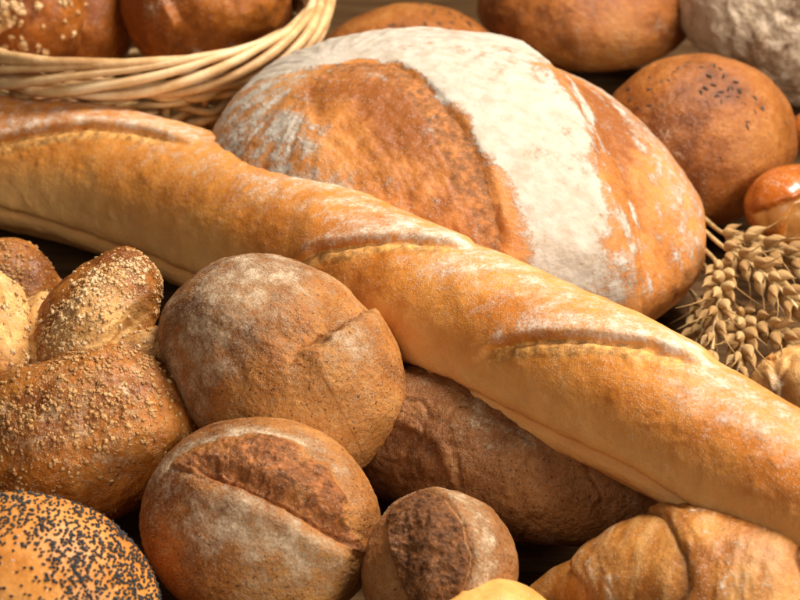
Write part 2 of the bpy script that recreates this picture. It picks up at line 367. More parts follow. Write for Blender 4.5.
# ------------------------------------------------------------------ scattered small bits as one mesh
def scatter(name, s, weight, count, protos, size, mat, parent, sink=0.3, seed=1, sq=1.0, pw=2.6):
    rs = np.random.RandomState(seed); p = np.clip(weight, 0, None); p = p / p.sum()
    ids = rs.choice(len(s.final), count, replace=False, p=p)
    vs, fs, off = [], [], 0
    for i in ids:
        pv, pf = protos[rs.randint(len(protos))]
        z = s.n[i]; a = rs.normal(size=3); x = np.cross(z, a); x /= np.linalg.norm(x); y = np.cross(z, x)
        sz = size[0] + (size[1] - size[0]) * rs.rand() ** pw
        v = pv * sz; v = v[:, :1] * x + v[:, 1:2] * y + v[:, 2:] * z * sq + s.final[i] + z * sz * (0.5 - sink)
        vs.append(v); fs.append(pf + off); off += len(v)
    o = mesh_from(name, np.concatenate(vs), np.concatenate(fs), mat, parent)
    return o
def lump(seed, n=4, amp=0.35, ax=(1, 1, 1)):
    u, f = cube_sphere(n); return u * np.array(ax) * (1 + amp * np.clip(fbm(u, 1.9, 2, seed), -.6, .6))[:, None] * 0.5, f
CRUMBS = [lump(i, 5, 1.1, (1, 0.6 + 0.3 * (i % 3) / 2, 0.45 + 0.2 * (i % 2))) for i in range(14)]
POPPY = [lump(i + 20, 4, 0.25, (1, 0.75, 0.7)) for i in range(4)]
CARA = mesh_from('seed', *lump(40, 6, 0.1, (1, 0.35, 0.3)), M['caraway']); col.objects.unlink(CARA)
def seeds(s, px_list, parent, size=0.0045):
    for (px, py) in px_list + [(a_ + random.uniform(-20, 20), b_ + random.uniform(-12, 14)) for a_, b_ in px_list]:
        px += random.uniform(-6, 6); py += random.uniform(-4, 4)
        p, nn = hit_bvh(s.bvh, s.c, s.R.T, px, py)
        o = CARA.copy(); col.objects.link(o); o.parent = parent
        q = s.R @ p + s.c - np.array(parent.location); o.location = [float(x) for x in q]
        nw = Vector(s.R @ nn); o.rotation_mode = 'QUATERNION'
        o.rotation_quaternion = nw.to_track_quat('Z', 'X') @ Matrix.Rotation(random.uniform(0, 6.3), 3, 'Z').to_quaternion()
        o.scale = (size * random.uniform(0.7, 1.1),) * 3

# ================================================================== the long baguette
b = Tube([(-110, 126, .042, 56), (-60, 136, .044, 68), (0, 158, .046, 74), (100, 176, .047, 74), (200, 210, .050, 80), (250, 229, .055, 85), (300, 252, .061, 84), (400, 297, .072, 81), (500, 338, .080, 82), (600, 384, .084, 82), (700, 438, .084, 78), (800, 496, .082, 76), (870, 534, .081, 70), (950, 578, .080, 54)], ns=760, nphi=230, flat=0.94, cap=(1.3, 1.5), seed=1.0, warp=0.015)
h = fbm(b.v, 60, 3, 1) * 0.0007 + fbm(b.v, 14, 2, 2) * 0.0016
cutm = Z(b); fl = Z(b); tone = Z(b)
ph = np.degrees(b.phi); phs = np.where(ph > 180, ph - 360, ph)
for line_pts in ([(-90, 168), (-30, 148), (30, 133), (85, 127), (135, 130), (200, 146)], [(286, 268), (318, 250), (365, 242), (410, 239), (474, 248)], [(462, 376), (490, 347), (535, 337), (590, 338), (640, 344), (712, 368)]):
    d, t = b.line(line_pts, wob=0.0005)
    win = sstep(0, .20, t) * sstep(1, .86, t); dd = np.clip(d, 0, 9); dn = np.clip(d, -9, 0)
    pos = 0.5 + 0.5 * np.tanh(d / 0.0012)
    # the lower flap rises over the upper one; a thin shadow gap and torn stretched dough above it
    h += win * (pos * 0.0040 * np.exp(-dd / 0.026) * (1 - 0.35 * np.exp(-dd / 0.002)) - (1 - pos) * 0.0007 * np.exp(dn / 0.016))
    h -= win * 0.0020 * np.exp(-((d + 0.0016) / 0.0015) ** 2)
    torn = win * sstep(0.0, -0.001, d) * sstep(-0.017, -0.004, d)
    h += torn * (fbm(b.v, 150, 4, 6) * 0.0013 + ridged(np.stack([d * 1.0, t * 0.03, 0 * d], 1), 150, 3, 3) * 0.0008)
    cutm += torn * 0.75
    fl += win * np.exp(-np.abs(d - 0.004) / 0.006) * (d > 0) * 0.45 - torn * 0.25
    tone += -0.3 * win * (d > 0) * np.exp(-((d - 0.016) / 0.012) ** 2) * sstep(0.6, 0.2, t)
wob = fbm(b.v, 12, 3, 5) * 10
crease = ph - (104 + wob)
h += -0.0026 * np.exp(-(crease / 3.0) ** 2) + 0.0016 * np.exp(-((crease - 12) / 9) ** 2) + 0.0010 * np.exp(-((crease + 9) / 8) ** 2)
pinch = sstep(-26, -6, crease) * sstep(8, 0, crease); h += pinch * fbm(b.v * np.array([1, 1, 0.5]), 75, 2, 8) * 0.0010
pale = sstep(0, 6, crease) * sstep(150, 90, crease) * 0.95 + sstep(-52, -14, crease + wob) * sstep(4, 0, crease) * 0.80
top = np.exp(-((phs - 8) / 40) ** 2)
fl += top * (0.62 + 0.42 * fbm(b.v, 16, 2, 9)); fl += sstep(-6, 8, crease) * 0.18  # flour along the crest, which also paints in the highlight there
h += 0.0010 * np.clip(fbm(b.v, 120, 2, 51) - 0.22, 0, 1)
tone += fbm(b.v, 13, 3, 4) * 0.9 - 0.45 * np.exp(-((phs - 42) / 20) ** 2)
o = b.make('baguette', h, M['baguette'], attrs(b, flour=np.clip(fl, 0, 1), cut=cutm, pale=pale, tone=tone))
tag(o, 'long golden baguette with diagonal slashes lying across the whole pile', 'baguette')

# ================================================================== the big floured loaf
C = P(456, 192, 0.060)
g = Blob(C, (0.139, 0.121, 0.074), up=(0.10, -0.10, 1), xdir=(math.cos(-0.36), math.sin(-0.36), 0), n=210, warp=0.03, seed=2, under=0.75)
h = fbm(g.v, 22, 3, 3) * 0.0022 + fbm(g.v, 90, 3, 4) * 0.0007
dL, tL = g.line([(345, 62), (395, 60), (432, 86), (462, 122), (486, 166), (500, 212), (504, 262), (504, 300)])
dR, tR = g.line([(556, 70), (577, 100), (594, 140), (612, 185), (626, 235), (638, 290)])
dM, tM = g.line([(335, 66), (305, 92), (314, 128), (338, 160), (356, 195), (372, 225)])
h += lip(-dL, tL, 0.0024, 0.0014, 0.030, 0.030, 0.0014, 0.5) + lip(dR, tR, 0.0016, 0.0026, 0.03, 0.020, 0.0022, 0.5)
h += lip(dM, tM, 0.0012, 0.0008, 0.010, 0.014, 0.0022, 0.5)
wb = fbm(g.v, 40, 4, 6) * 0.006
sL = np.stack([dL, tL * 0.028, 0.3 * g.v[:, 2]], 1); sR = np.stack([dR, tR * 0.024, 0.3 * g.v[:, 2]], 1)   # streaks run along the slashes
kL = fbm(sL, 95, 4, 7); kR = fbm(sR, 110, 4, 8); rL = ridged(sL, 60, 3, 9)
c0, n0 = hit_bvh(g.bvh, g.c, g.R.T, 330, 70); ea = hit_bvh(g.bvh, g.c, g.R.T, 360, 130)[0] - c0; ea -= n0 * ea.dot(n0); ea /= np.linalg.norm(ea); eb = np.cross(n0, ea)
rv = g.v - c0; an = np.arctan2(rv @ eb, rv @ ea); rd = np.linalg.norm(rv, axis=1)
fan = np.stack([np.cos(an) * 0.05, np.sin(an) * 0.05, rd * 0.12], 1); kF = fbm(fan, 110, 4, 27); rF = ridged(fan, 75, 3, 29)     # folds fanning out from the seam's top
low = sstep(0.026, -0.012, g.v[:, 2] + wb * 2.5 + 0.010 * fbm(g.v, 16, 2, 17))
core = np.clip((-dL + wb * 1.3 + 0.002) / (0.006 + 0.022 * sstep(0.45, 0.9, tL)), 0, 1) * sstep(-0.018, 0.024, dR + wb * 2.0 + kR * 0.022)
left = sstep(-0.008, 0.014, dM + wb * 1.5)
rim = sstep(0.026, 0.046, -dR + wb)          # the floured outer edge right of the second slash
edge = sstep(0.25, 0.0, g.u[:, 2])
fl = core * (1.22 + 0.7 * fbm(g.v, 24, 4, 19) - 0.80 * low)
fl += left * (0.72 + 0.75 * kF + 0.55 * fbm(g.v, 30, 3, 20)) + rim * (0.62 + 0.4 * kR)
inner = sstep(0.0, 0.002, dL) * (1 - left)
fl += inner * (0.05 + 0.75 * np.clip(kL, 0, 1) + 0.40 * np.exp(-np.abs(dM) / 0.008) * sstep(-0.2, 0.3, kL) + 0.3 * sstep(0.05, 0.4, fbm(g.v, 60, 4, 22)))
outr = sstep(0.0, -0.004, dR) * (1 - rim)
fl += outr * (0.12 + 1.3 * np.clip(kR, 0, 1) + 0.5 * np.clip(fbm(g.v, 45, 3, 33), 0, 1))
cutm = inner * sstep(0.034, 0.004, dL + kL * 0.02) * 0.75 * sstep(-0.05, 0.03, g.v[:, 2] + 0.02)
h += inner * (kL * 0.0016 + fbm(g.v, 110, 3, 13) * 0.0007) + left * sstep(0.012, 0.05, rd) * (rF - 0.4) * 0.0014 + core * fbm(g.v, 70, 4, 23) * 0.0006
h -= 0.0080 * sstep(0.003, -0.022, dR) * sstep(-0.01, 0.04, g.v[:, 2])
tone = fbm(g.v, 14, 2, 5) * 0.5 + inner * (0.55 * sstep(0.025, 0.06, dL) - 0.55) - 0.2 * outr + 0.25 * edge
o = g.make('round_loaf', h, M['big'], attrs(g, flour=np.clip(fl * (1 - 0.45 * edge), 0, 1.8), cut=cutm, tone=tone))
tag(o, 'large round country loaf with a broad white flour band between brown slashes', 'loaf')

# ================================================================== two wheat rolls in front
RT_ = lambda a, b_, c: CR * a + CU * b_ - CF * c       # camera-right, camera-up, towards-camera
C = P(283, 366, 0.074); m = M_(C)
r1 = Blob(C, (134 * m, 106 * m, 100 * m), up=RT_(0.15, 0.55, 0.8), xdir=RT_(0.74, -0.67, 0.1), n=200, warp=0.05, seed=6, under=0.9)
h = fbm(r1.v, 22, 3, 13) * 0.0016 + fbm(r1.v, 40, 3, 3) * 0.0012 + fbm(r1.v, 160, 3, 4) * 0.0004 + fbm(r1.v, 420, 2, 14) * 0.00022
d, t = r1.line([(282, 372), (306, 352), (322, 345), (330, 328), (348, 318), (378, 306), (398, 300)], wob=0.0050)
h -= 0.0022 * sstep(0, .3, t) * np.exp(-((d + 0.001) / 0.0011) ** 2)
h += lip(d, t, 0.0032, 0.0075, 0.020, 0.014, 0.0016, 0.7)
d2, t2 = r1.line([(205, 330), (232, 350), (248, 372), (250, 400)])
h += lip(-d2, t2, 0.0006, 0.0006, 0.02, 0.02, 0.002, 0.6)
rh, _ = r1.ell((245, 285), (330, 275), (230, 350)); fl = 0.22 + 0.46 * np.exp(-rh ** 2 * 0.55)
fl += 0.20 * sstep(0.01, -0.02, r1.v[:, 0])
rh, _ = r1.ell((352, 345), (372, 375), (372, 325)); fl += 0.50 * np.exp(-rh ** 2)
rh, _ = r1.ell((310, 345), (350, 330), (300, 310)); rough_ = np.exp(-rh ** 2); h += rough_ * (ridged(r1.v, 150, 3, 8) * 0.0007 + fbm(r1.v, 60, 3, 18) * 0.0022)
rh, _ = r1.ell((310, 425), (380, 400), (300, 470)); tone = 0.35 * np.exp(-rh ** 2 * 0.6) + fbm(r1.v, 25, 2, 4) * 0.3 - 0.3 * sstep(0.0, -0.06, r1.v[:, 0])  # tone paints shade on the left end and a lit patch lower right
rh, _ = r1.ell((352, 306), (366, 318), (340, 322)); h -= 0.0075 * np.exp(-rh ** 2 * 0.8) * sstep(0.0012, -0.0012, d)
rh, _ = r1.ell((238, 356), (262, 380), (250, 335)); h -= 0.0016 * np.exp(-rh ** 2)
rh, _ = r1.ell((284, 336), (290, 340), (281, 341)); h -= 0.0012 * np.exp(-rh ** 2)
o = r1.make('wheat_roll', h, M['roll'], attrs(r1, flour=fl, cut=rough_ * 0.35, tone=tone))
tag(o, 'round wheat roll with a small crease, leaning against the baguette', 'bread roll', 'floured wheat rolls')

C = P(261, 524, 0.046); m = M_(C)
r2 = Blob(C, (121 * m, 116 * m, 98 * m), up=RT_(0.12, 0.72, 0.62), xdir=RT_(0.95, -0.25, 0.1), n=200, warp=0.025, seed=9, under=0.85)
h = fbm(r2.v, 40, 3, 3) * 0.0008 + fbm(r2.v, 160, 3, 4) * 0.0004 + fbm(r2.v, 420, 2, 14) * 0.00022
d, t = r2.line([(172, 466), (205, 478), (240, 491), (285, 510), (330, 538), (364, 556)])
du, tu = r2.line([(172, 466), (185, 452), (215, 440), (255, 435), (292, 441), (322, 463), (346, 497), (366, 548)])
gap = sstep(0.0015, -0.0015, d) * sstep(-0.003, 0.005, du + fbm(r2.v, 120, 3, 2) * 0.004)
win = sstep(0, .18, t) * sstep(1, .85, t)
h += win * (0.0022 * np.exp(-((d - 0.004) / 0.006) ** 2) - 0.0058 * np.exp(-((d + 0.0045) / 0.0050) ** 2))
h -= win * 0.0034 * np.exp(-((d + 0.0022) / 0.0013) ** 2)
h += gap * (fbm(r2.v, 70, 4, 21) * 0.0030 + ridged(r2.v, 130, 3, 22) * 0.0010 + 0.0012)
fl = 0.62 * np.exp(-np.clip(du, -9, 0) ** 2 / 0.010 ** 2) * (du < 0) * sstep(0.03, -0.01, r2.v[:, 0] - 0.02) + 0.1
rh, _ = r2.ell((262, 530), (345, 570), (235, 565)); fl += 0.62 * np.exp(-rh ** 2 * 0.9) * (d > -0.001)
fl = (fl + 0.22) * (1 - gap) + 0.10 * gap
tone = fbm(r2.v, 25, 2, 4) * 0.4 - 0.35 * sstep(0.0, -0.06, r2.v[:, 0]) + 0.2 * sstep(0.0, 0.05, r2.v[:, 0])  # the shaded left and lit right flank are put into the colour
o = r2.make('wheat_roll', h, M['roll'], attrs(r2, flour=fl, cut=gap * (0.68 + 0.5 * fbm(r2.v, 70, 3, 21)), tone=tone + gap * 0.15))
tag(o, 'round wheat roll with a wide torn slash across its floury top, at the front', 'bread roll', 'floured wheat rolls')

# ================================================================== rye roll
C = P(440, 571, 0.040); m = M_(C)
r3 = Blob(C, (78 * m, 84 * m, 78 * m), up=RT_(-0.05, 0.75, 0.6), xdir=RT_(0.95, -0.1, 0.2), n=150, warp=0.03, seed=12, under=0.7)
h = fbm(r3.v, 50, 3, 3) * 0.001 + fbm(r3.v, 200, 3, 4) * 0.0005
dl, tl = r3.line([(396, 497), (388, 525), (392, 555), (402, 585), (412, 612)])
dr, tr = r3.line([(396, 497), (420, 490), (446, 503), (462, 528), (469, 558), (464, 585), (452, 612)])
gap = sstep(0.001, -0.001, dl) * sstep(-0.001, 0.001, dr)
h += gap * (0.0012 + fbm(r3.v, 60, 4, 5) * 0.0034 + ridged(r3.v, 170, 3, 6) * 0.0009) + (-0.0012) * np.exp(-(dr / 0.0014) ** 2)
h += 0.0016 * np.exp(-((dr + 0.004) / 0.004) ** 2)
fl = np.where(gap > 0.5, 0.0, 0.30) + 0.55 * np.exp(-((dr + 0.009) / 0.007) ** 2) * (gap < 0.5)
o = r3.make('rye_roll', h, M['rye'], attrs(r3, flour=fl, cut=gap * 0.85, tone=0.6 + 0 * h))
tag(o, 'small dark rye roll with a rough open cut, right of the slashed wheat roll', 'bread roll')

# ================================================================== dark rustic loaf under the baguette
d_ = Tube([(360, 416, .040, 62), (405, 430, .042, 74), (470, 452, .042, 79), (540, 473, .042, 76), (600, 486, .040, 68), (668, 500, .036, 48)], ns=380, nphi=230, flat=0.92, cap=(0.8, 0.9), seed=4, warp=0.06)
cr = ridged(d_.v, 26, 4, 3)
h = fbm(d_.v, 30, 3, 3) * 0.0018 - sstep(0.80, 0.99, cr) * 0.0010 + fbm(d_.v * np.array([0.6, 1, 1]), 160, 4, 4) * 0.0008 + fbm(d_.v, 400, 2, 5) * 0.0003
dc, tc = d_.line([(372, 408), (400, 428), (430, 440), (440, 455), (452, 492), (470, 520)])
h += lip(dc, tc, 0.0016, 0.0016, 0.012, 0.012, 0.0012, 0.5)
fl = 0.30 + 0.55 * fbm(d_.v, 30, 4, 8)
rh, _ = d_.ell((420, 395), (480, 420), (400, 420)); fl += 0.4 * np.exp(-rh ** 2)
dwn = np.exp(-((np.degrees(d_.phi) - 118) / 9) ** 2); fl += dwn * 0.25
o = d_.make('rustic_loaf', h, M['rye'], attrs(d_, flour=fl, tone=fbm(d_.v, 30, 2, 7) * 0.4 + 0.25))
tag(o, 'dark brown rustic loaf with cracked crust under the baguette', 'loaf')

# ================================================================== croissant, lower right
q = Tube([(528, 606, .022, 14), (560, 592, .026, 30), (600, 590, .032, 52), (648, 590, .040, 88), (710, 604, .044, 108), (790, 620, .046, 114), (880, 632, .042, 92), (960, 668, .032, 52), (1000, 690, .024, 22)], ns=460, nphi=240, flat=0.86, cap=(0.8, 0.8), seed=3, warp=0.03)
h = fbm(q.v, 45, 3, 3) * 0.0011
ln = Z(q); fl = Z(q); cutm = Z(q); tone = fbm(q.v, 24, 2, 4) * 0.6 - 0.25
def seam(s, pts):
    tp = []
    for (px, py) in pts:
        p, _ = hit_bvh(s.bvh, s.c, s.R.T, px, py); k0 = np.argmin(((s.v - p) ** 2).sum(1)); tp.append((s.phi[k0], s.t[k0]))
    tp.sort(); a = np.array(tp); ts = np.interp(s.phi, a[:, 0], a[:, 1], period=2 * math.pi)
    return (s.t - ts) * s.L + fbm(s.v, 60, 3, 40 + pts[0][0]) * 0.0020
for pts, up in (([(570, 566), (576, 574), (584, 584), (590, 596)], 0.0030), ([(645, 508), (660, 518), (676, 534), (688, 556), (693, 590)], 0.0034), ([(800, 560), (812, 590)], 0.003)):
    d = seam(q, pts)
    pos = 0.5 + 0.5 * np.tanh(d / 0.0007); dd = np.clip(d, 0, 9)
    h += pos * up * np.exp(-dd / 0.03) * (1 - 0.6 * np.exp(-dd / 0.0035)) - (1 - pos) * 0.0011 * np.exp(np.clip(d, -9, 0) / 0.006) - 0.0010 * np.exp(-((d + 0.0004) / 0.0007) ** 2)
    cutm += 0.8 * np.exp(-((d + 0.0002) / 0.0009) ** 2)  # shadow in the layer crack, painted as a dark line
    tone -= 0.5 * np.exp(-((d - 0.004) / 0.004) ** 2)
    fl += 0.20 * np.exp(-((d - 0.014) / 0.008) ** 2)
    lay = ridged(np.stack([d * 1.0, np.cos(q.phi) * 0.014, np.sin(q.phi) * 0.014], 1), 150, 3, 5); near = np.exp(-((d - 0.012) / 0.014) ** 2)
    h += near * (lay - 0.3) * 0.0009; fl += near * 0.22 * sstep(0.3, 0.8, lay)
str_ = fbm(q.v @ np.array([[0.9, 0.3, 0], [-0.3, 0.9, 0], [0, 0, 0.25]]) * np.array([2.2, 0.5, 1]), 75, 3, 9)
h += str_ * 0.0005
rh, _ = q.ell((615, 565), (625, 600), (632, 560)); fl += 0.45 * np.exp(-rh ** 2 * 0.5)
rh, _ = q.ell((725, 575), (735, 610), (745, 570)); fl += 0.4 * np.exp(-rh ** 2)
fl += 0.10 + 0.30 * str_
o = q.make('croissant', h, M['croissant'], attrs(q, flour=np.clip(fl, 0, 1), cut=cutm, tone=tone, pale=np.clip(0.05 + str_ * 1.2, 0, 1) * 0.55))
tag(o, 'large layered croissant at the bottom, tucked under the baguette end', 'croissant')

# ================================================================== pale bun, bottom edge
C = P(490, 638, 0.034); m = M_(C)
s = Blob(C, (76 * m, 76 * m, 50 * m), n=110, warp=0.03, seed=15, under=0.7)
o = s.make('pale_bun', fbm(s.v, 40, 3, 3) * 0.001, M['palebun'], attrs(s, tone=fbm(s.v, 22, 2, 3) * 0.4))
tag(o, 'smooth pale yellow bun peeking in at the bottom edge', 'bun')

# ================================================================== poppy seed bun, bottom left
C = P(22, 606, 0.048); m = M_(C)
s = Blob(C, (138 * m, 118 * m, 112 * m), up=RT_(0.1, 0.85, 0.5), xdir=RT_(0.9, -0.35, 0), n=150, warp=0.03, seed=18, under=0.7)
e = empty('poppy_bun', (C[0], C[1], 0))
h = fbm(s.v, 40, 3, 3) * 0.0009
rh, _ = s.ell((70, 545), (150, 590), (20, 500))
sw = np.exp(-rh ** 4 * 0.25) * (0.35 + np.clip(fbm(s.v, 55, 3, 5) + 0.35, 0, 1))
rb, _ = s.ell((15, 570), (62, 590), (20, 535)); sw *= 1 - 0.93 * np.exp(-rb ** 4)
sw += 0.02 * np.clip(s.u[:, 2], 0, 1)
o = s.make('crust', h, M['poppy_crust'], attrs(s, tone=0.0 + fbm(s.v, 22, 2, 3) * 0.4, cut=0.0 * h), e)
facing = ((s.n @ s.R.T) @ -CF) > -0.15
o = scatter('poppy_seeds', s, sw * facing, 2300, POPPY, (0.0011, 0.0016), M['poppy'], e, 0.25, 5); o.location = C - np.array(e.location); o.rotation_mode = 'QUATERNION'; o.rotation_quaternion = Matrix([list(map(float, r)) for r in s.R]).to_quaternion(); tag(o, kind='stuff')
tag(e, 'bun thickly covered with black poppy seeds in the bottom left corner', 'bun')

# ================================================================== braided crumble bun, left
e = empty('braided_bun', (*P(70, 420, 0.05)[:2], 0))
def strand(c_px, z, ax, up, xd, seed, crumbs, pale_fn=None, tone=0.0, warp=0.06, csize=(0.0005, 0.0025), wfn=None, n=150, lab=None, fl=None):
    C = P(*c_px, z); m = M_(C)
    s = Blob(C, [a * m for a in ax], up=up, xdir=xd, n=n, warp=warp, seed=seed, under=0.95)
    h = fbm(s.v, 28, 4, seed) * 0.0042 + fbm(s.v, 130, 3, seed + 1) * 0.0009
    pale = pale_fn(s) if pale_fn else Z(s)
    st = fbm(s.v * np.array([0.35, 1.6, 1.6]), 90, 3, seed + 3); h += pale * (st * 0.0022 + ridged(s.v * np.array([0.5, 1.5, 1.5]), 45, 3, seed + 5) * 0.0016)
    o = s.make('strand', h, M['sweet'], attrs(s, pale=pale, tone=tone + fbm(s.v, 25, 2, seed) * 0.4, flour=(fl(s) if fl else Z(s)) + (0.42 * np.clip(wfn(s), 0, 1) if wfn else 0)), e)
    if lab: o['label'] = lab
    if crumbs:
        wgt = wfn(s) if wfn else np.clip(s.u[:, 2] + 0.3, 0, 1)
        wgt = wgt * (0.1 + np.clip(fbm(s.v, 45, 3, seed + 7) + 0.3, 0, 1)) * (((s.n @ s.R.T) @ -CF) > -0.25)
        c = scatter('crumb_topping', s, wgt, crumbs, CRUMBS, csize, M['crumb'], o, 0.42, int(seed) + 3); tag(c, kind='stuff')
    return s
# the broad lower strand
strand((78, 440), 0.048, (128, 88, 92), RT_(-0.15, 0.8, 0.6), RT_(0.96, 0.28, 0), 31, 2000, tone=-0.25, warp=0.05, fl=lambda s: 0.45 * np.exp(-s.ell((120, 470), (170, 450), (130, 500))[0] ** 2),
       wfn=lambda s: np.exp(-s.ell((100, 385), (190, 350), (120, 440))[0] ** 2 * 0.8) + 0.06 * s.u[:, 2].clip(0, 1) + np.exp(-s.ell((20, 420), (80, 410), (30, 450))[0] ** 2), lab='broad lower strand, dark brown and crumbly on top')
# the knot end standing up
strand((100, 318), 0.082, (82, 52, 56), RT_(0.30, 0.40, 0.85), RT_(0.60, 0.78, -0.15), 35, 1500, tone=-0.3, warp=0.05,
       pale_fn=lambda s: 0.95 * np.exp(-s.ell((112, 352), (70, 382), (125, 368))[0] ** 4), wfn=lambda s: np.exp(-s.ell((95, 295), (150, 285), (70, 350))[0] ** 4 * 0.6) + 0.03, lab='rounded strand end with crumbs on top and pale torn side')
# the pale torn knob at the frame edge
strand((-10, 335), 0.078, (72, 44, 50), RT_(0.3, 0.35, 0.9), RT_(0.25, -0.95, 0), 41, 420, tone=-0.1, warp=0.18, pale_fn=lambda s: np.clip(0.48 + 1.3 * fbm(s.v, 40, 4, 3), 0, 1), lab='pale yellow torn strand')
# pale dough between
strand((44, 352), 0.066, (40, 60, 40), RT_(0, 0.6, 0.8), (1, 0, 0), 44, 120, tone=0.3, warp=0.12, pale_fn=lambda s: 0.75 + Z(s), n=90)
# ridge of crumbs right of the knot
strand((138, 372), 0.066, (66, 34, 44), RT_(0, 0.7, 0.7), RT_(0.80, 0.58, 0), 47, 420, tone=0.1, warp=0.10, pale_fn=lambda s: 0.35 + Z(s), n=100, wfn=lambda s: np.clip(s.u[:, 2] + 0.4, 0, 1))
# the dark strand behind
strand((8, 292), 0.050, (54, 46, 54), RT_(0.1, 0.7, 0.7), (1, 0, 0), 51, 420, tone=-0.35, warp=0.05, wfn=lambda s: np.exp(-s.ell((10, 265), (45, 270), (10, 300))[0] ** 2) + 0.02, n=100, lab='dark glazed strand behind the others')
tag(e, 'braided sweet bun with crumble topping left of the wheat rolls', 'bun')

# ================================================================== buns behind
def sitting(name, px, py, z, ax, seed, mat, label, cat, group=None, up=(0, 0, 1), sq=1.0, n=110, fl=None, tone=0.0, seed_px=None, under=0.8, xd=(1, 0, 0), lum=0.0008, ssize=0.0038):
    C = P(px, py, z); m = M_(C)
    s = Blob(C, [a * m for a in ax], up=up, xdir=xd, n=n, warp=0.03, seed=seed, under=under, sq=sq)
    h = fbm(s.v, 25, 3, seed) * lum * 2 + fbm(s.v, 90, 3, seed + 2) * lum * 0.6 + fbm(s.v, 200, 2, seed) * 0.0004
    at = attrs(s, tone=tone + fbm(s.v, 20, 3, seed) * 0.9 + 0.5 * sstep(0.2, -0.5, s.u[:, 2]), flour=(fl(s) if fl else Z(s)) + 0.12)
    if seed_px:
        e = empty(name, (C[0], C[1], 0)); s.make('crust', h, mat, at, e); seeds(s, seed_px, e, ssize); tag(e, label, cat, group); return s
    o = s.make(name, h, mat, at); tag(o, label, cat, group); return s
rs = random.Random(5)
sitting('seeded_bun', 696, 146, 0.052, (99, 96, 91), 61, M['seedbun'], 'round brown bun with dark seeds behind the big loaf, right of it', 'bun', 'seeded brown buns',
        fl=lambda s: 0.42 * np.exp(-s.ell((662, 165), (700, 200), (690, 130))[0] ** 2), tone=-0.3,  # the flour mask here paints a soft highlight on the bun's front
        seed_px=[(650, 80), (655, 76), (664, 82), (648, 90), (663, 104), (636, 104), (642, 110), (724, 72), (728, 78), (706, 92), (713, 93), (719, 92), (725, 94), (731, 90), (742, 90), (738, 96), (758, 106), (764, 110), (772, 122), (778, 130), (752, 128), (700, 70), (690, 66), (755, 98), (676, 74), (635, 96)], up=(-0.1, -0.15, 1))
sitting('brown_bun', 588, 8, 0.060, (109, 105, 66), 64, M['seedbun'], 'smooth brown bun at the top edge behind the big loaf', 'bun', fl=lambda s: 0.3 * np.exp(-s.ell((640, 40), (690, 20), (620, 10))[0] ** 2), tone=-0.15, under=0.8)  # light on the lower right, painted through the flour mask
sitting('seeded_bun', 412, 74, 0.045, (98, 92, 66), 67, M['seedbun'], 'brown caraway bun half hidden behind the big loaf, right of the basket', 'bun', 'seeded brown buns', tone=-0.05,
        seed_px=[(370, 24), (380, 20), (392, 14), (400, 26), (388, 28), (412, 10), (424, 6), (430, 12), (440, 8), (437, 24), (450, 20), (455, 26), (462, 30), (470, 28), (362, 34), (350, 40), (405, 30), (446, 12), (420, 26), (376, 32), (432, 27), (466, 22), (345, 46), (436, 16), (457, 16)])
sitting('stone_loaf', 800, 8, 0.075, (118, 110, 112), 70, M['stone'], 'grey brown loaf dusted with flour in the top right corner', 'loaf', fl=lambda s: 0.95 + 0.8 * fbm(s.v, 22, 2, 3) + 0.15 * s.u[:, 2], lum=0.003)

# glazed twisted roll at the right edge
def glazed(px, py, z, ax, label, seed, xd, cuts):
    C = P(px, py, z); m = M_(C)
    s = Blob(C, [a * m for a in ax], up=(0, -0.2, 1), xdir=xd, n=110, warp=0.04, seed=seed, under=0.8)
    h = fbm(s.v, 35, 2, seed) * 0.0007; cutm = Z(s)
    for pts in cuts:
        d, t = s.line(pts); h += lip(-d, t, 0.0022, 0.0030, 0.012, 0.014, 0.0010, 0.4); cutm += 0.75 * sstep(0.0, 0.001, d) * sstep(0.013, 0.008, d) * sstep(0, .1, t) * sstep(1, .9, t)
    fl = 0.35 * np.exp(-s.ell((775, 180), (800, 172), (778, 190))[0] ** 2) if cuts else Z(s)
    o = s.make('glazed_roll', h, M['shiny'], attrs(s, tone=0.15 + fbm(s.v, 22, 2, 3) * 0.4, pale=np.clip(cutm, 0, 1), flour=fl)); tag(o, label, 'bread roll', 'glazed rolls')
glazed(800, 208, 0.045, (57, 46, 44), 'shiny orange glazed roll with scored flaps above the wheat ears', 73, (1, 0.1, 0), [[(750, 215), (772, 207), (790, 200), (812, 190)], [(782, 246), (784, 225), (792, 210), (806, 200)]])
glazed(817, 134, 0.050, (30, 24, 24), 'small glazed orange roll mostly cut off by the right edge', 74, (1, 0, 0), [])

# small croissant behind the baguette at the right edge
q = Tube([(752, 398, .020, 10), (768, 386, .024, 24), (792, 380, .028, 38), (826, 384, .030, 46), (866, 400, .028, 38), (900, 424, .020, 14)], ns=220, nphi=130, flat=0.9, cap=(0.8, 0.8), seed=8, warp=0.04)
h = fbm(q.v, 60, 3, 3) * 0.0008; fl = Z(q); cutm = Z(q)
for pts in ([(766, 352), (772, 366), (774, 384), (772, 410)], [(792, 352), (778, 378), (782, 405)], [(815, 345), (820, 385)]):
    d, t = q.line(pts); h += lip(-d, t, 0.0020, 0.0020, 0.010, 0.008, 0.0008, 0.3); fl += 0.4 * np.exp(-(d / 0.004) ** 2)
str_ = fbm(q.v * np.array([2.5, 0.6, 0.6]), 90, 2, 9)
o = q.make('small_croissant', h, M['croissant'], attrs(q, flour=fl, pale=np.clip(0.55 + str_, 0, 1), tone=0.4 + 0 * h)); tag(o, 'small pale croissant between the wheat ears and the baguette', 'croissant')

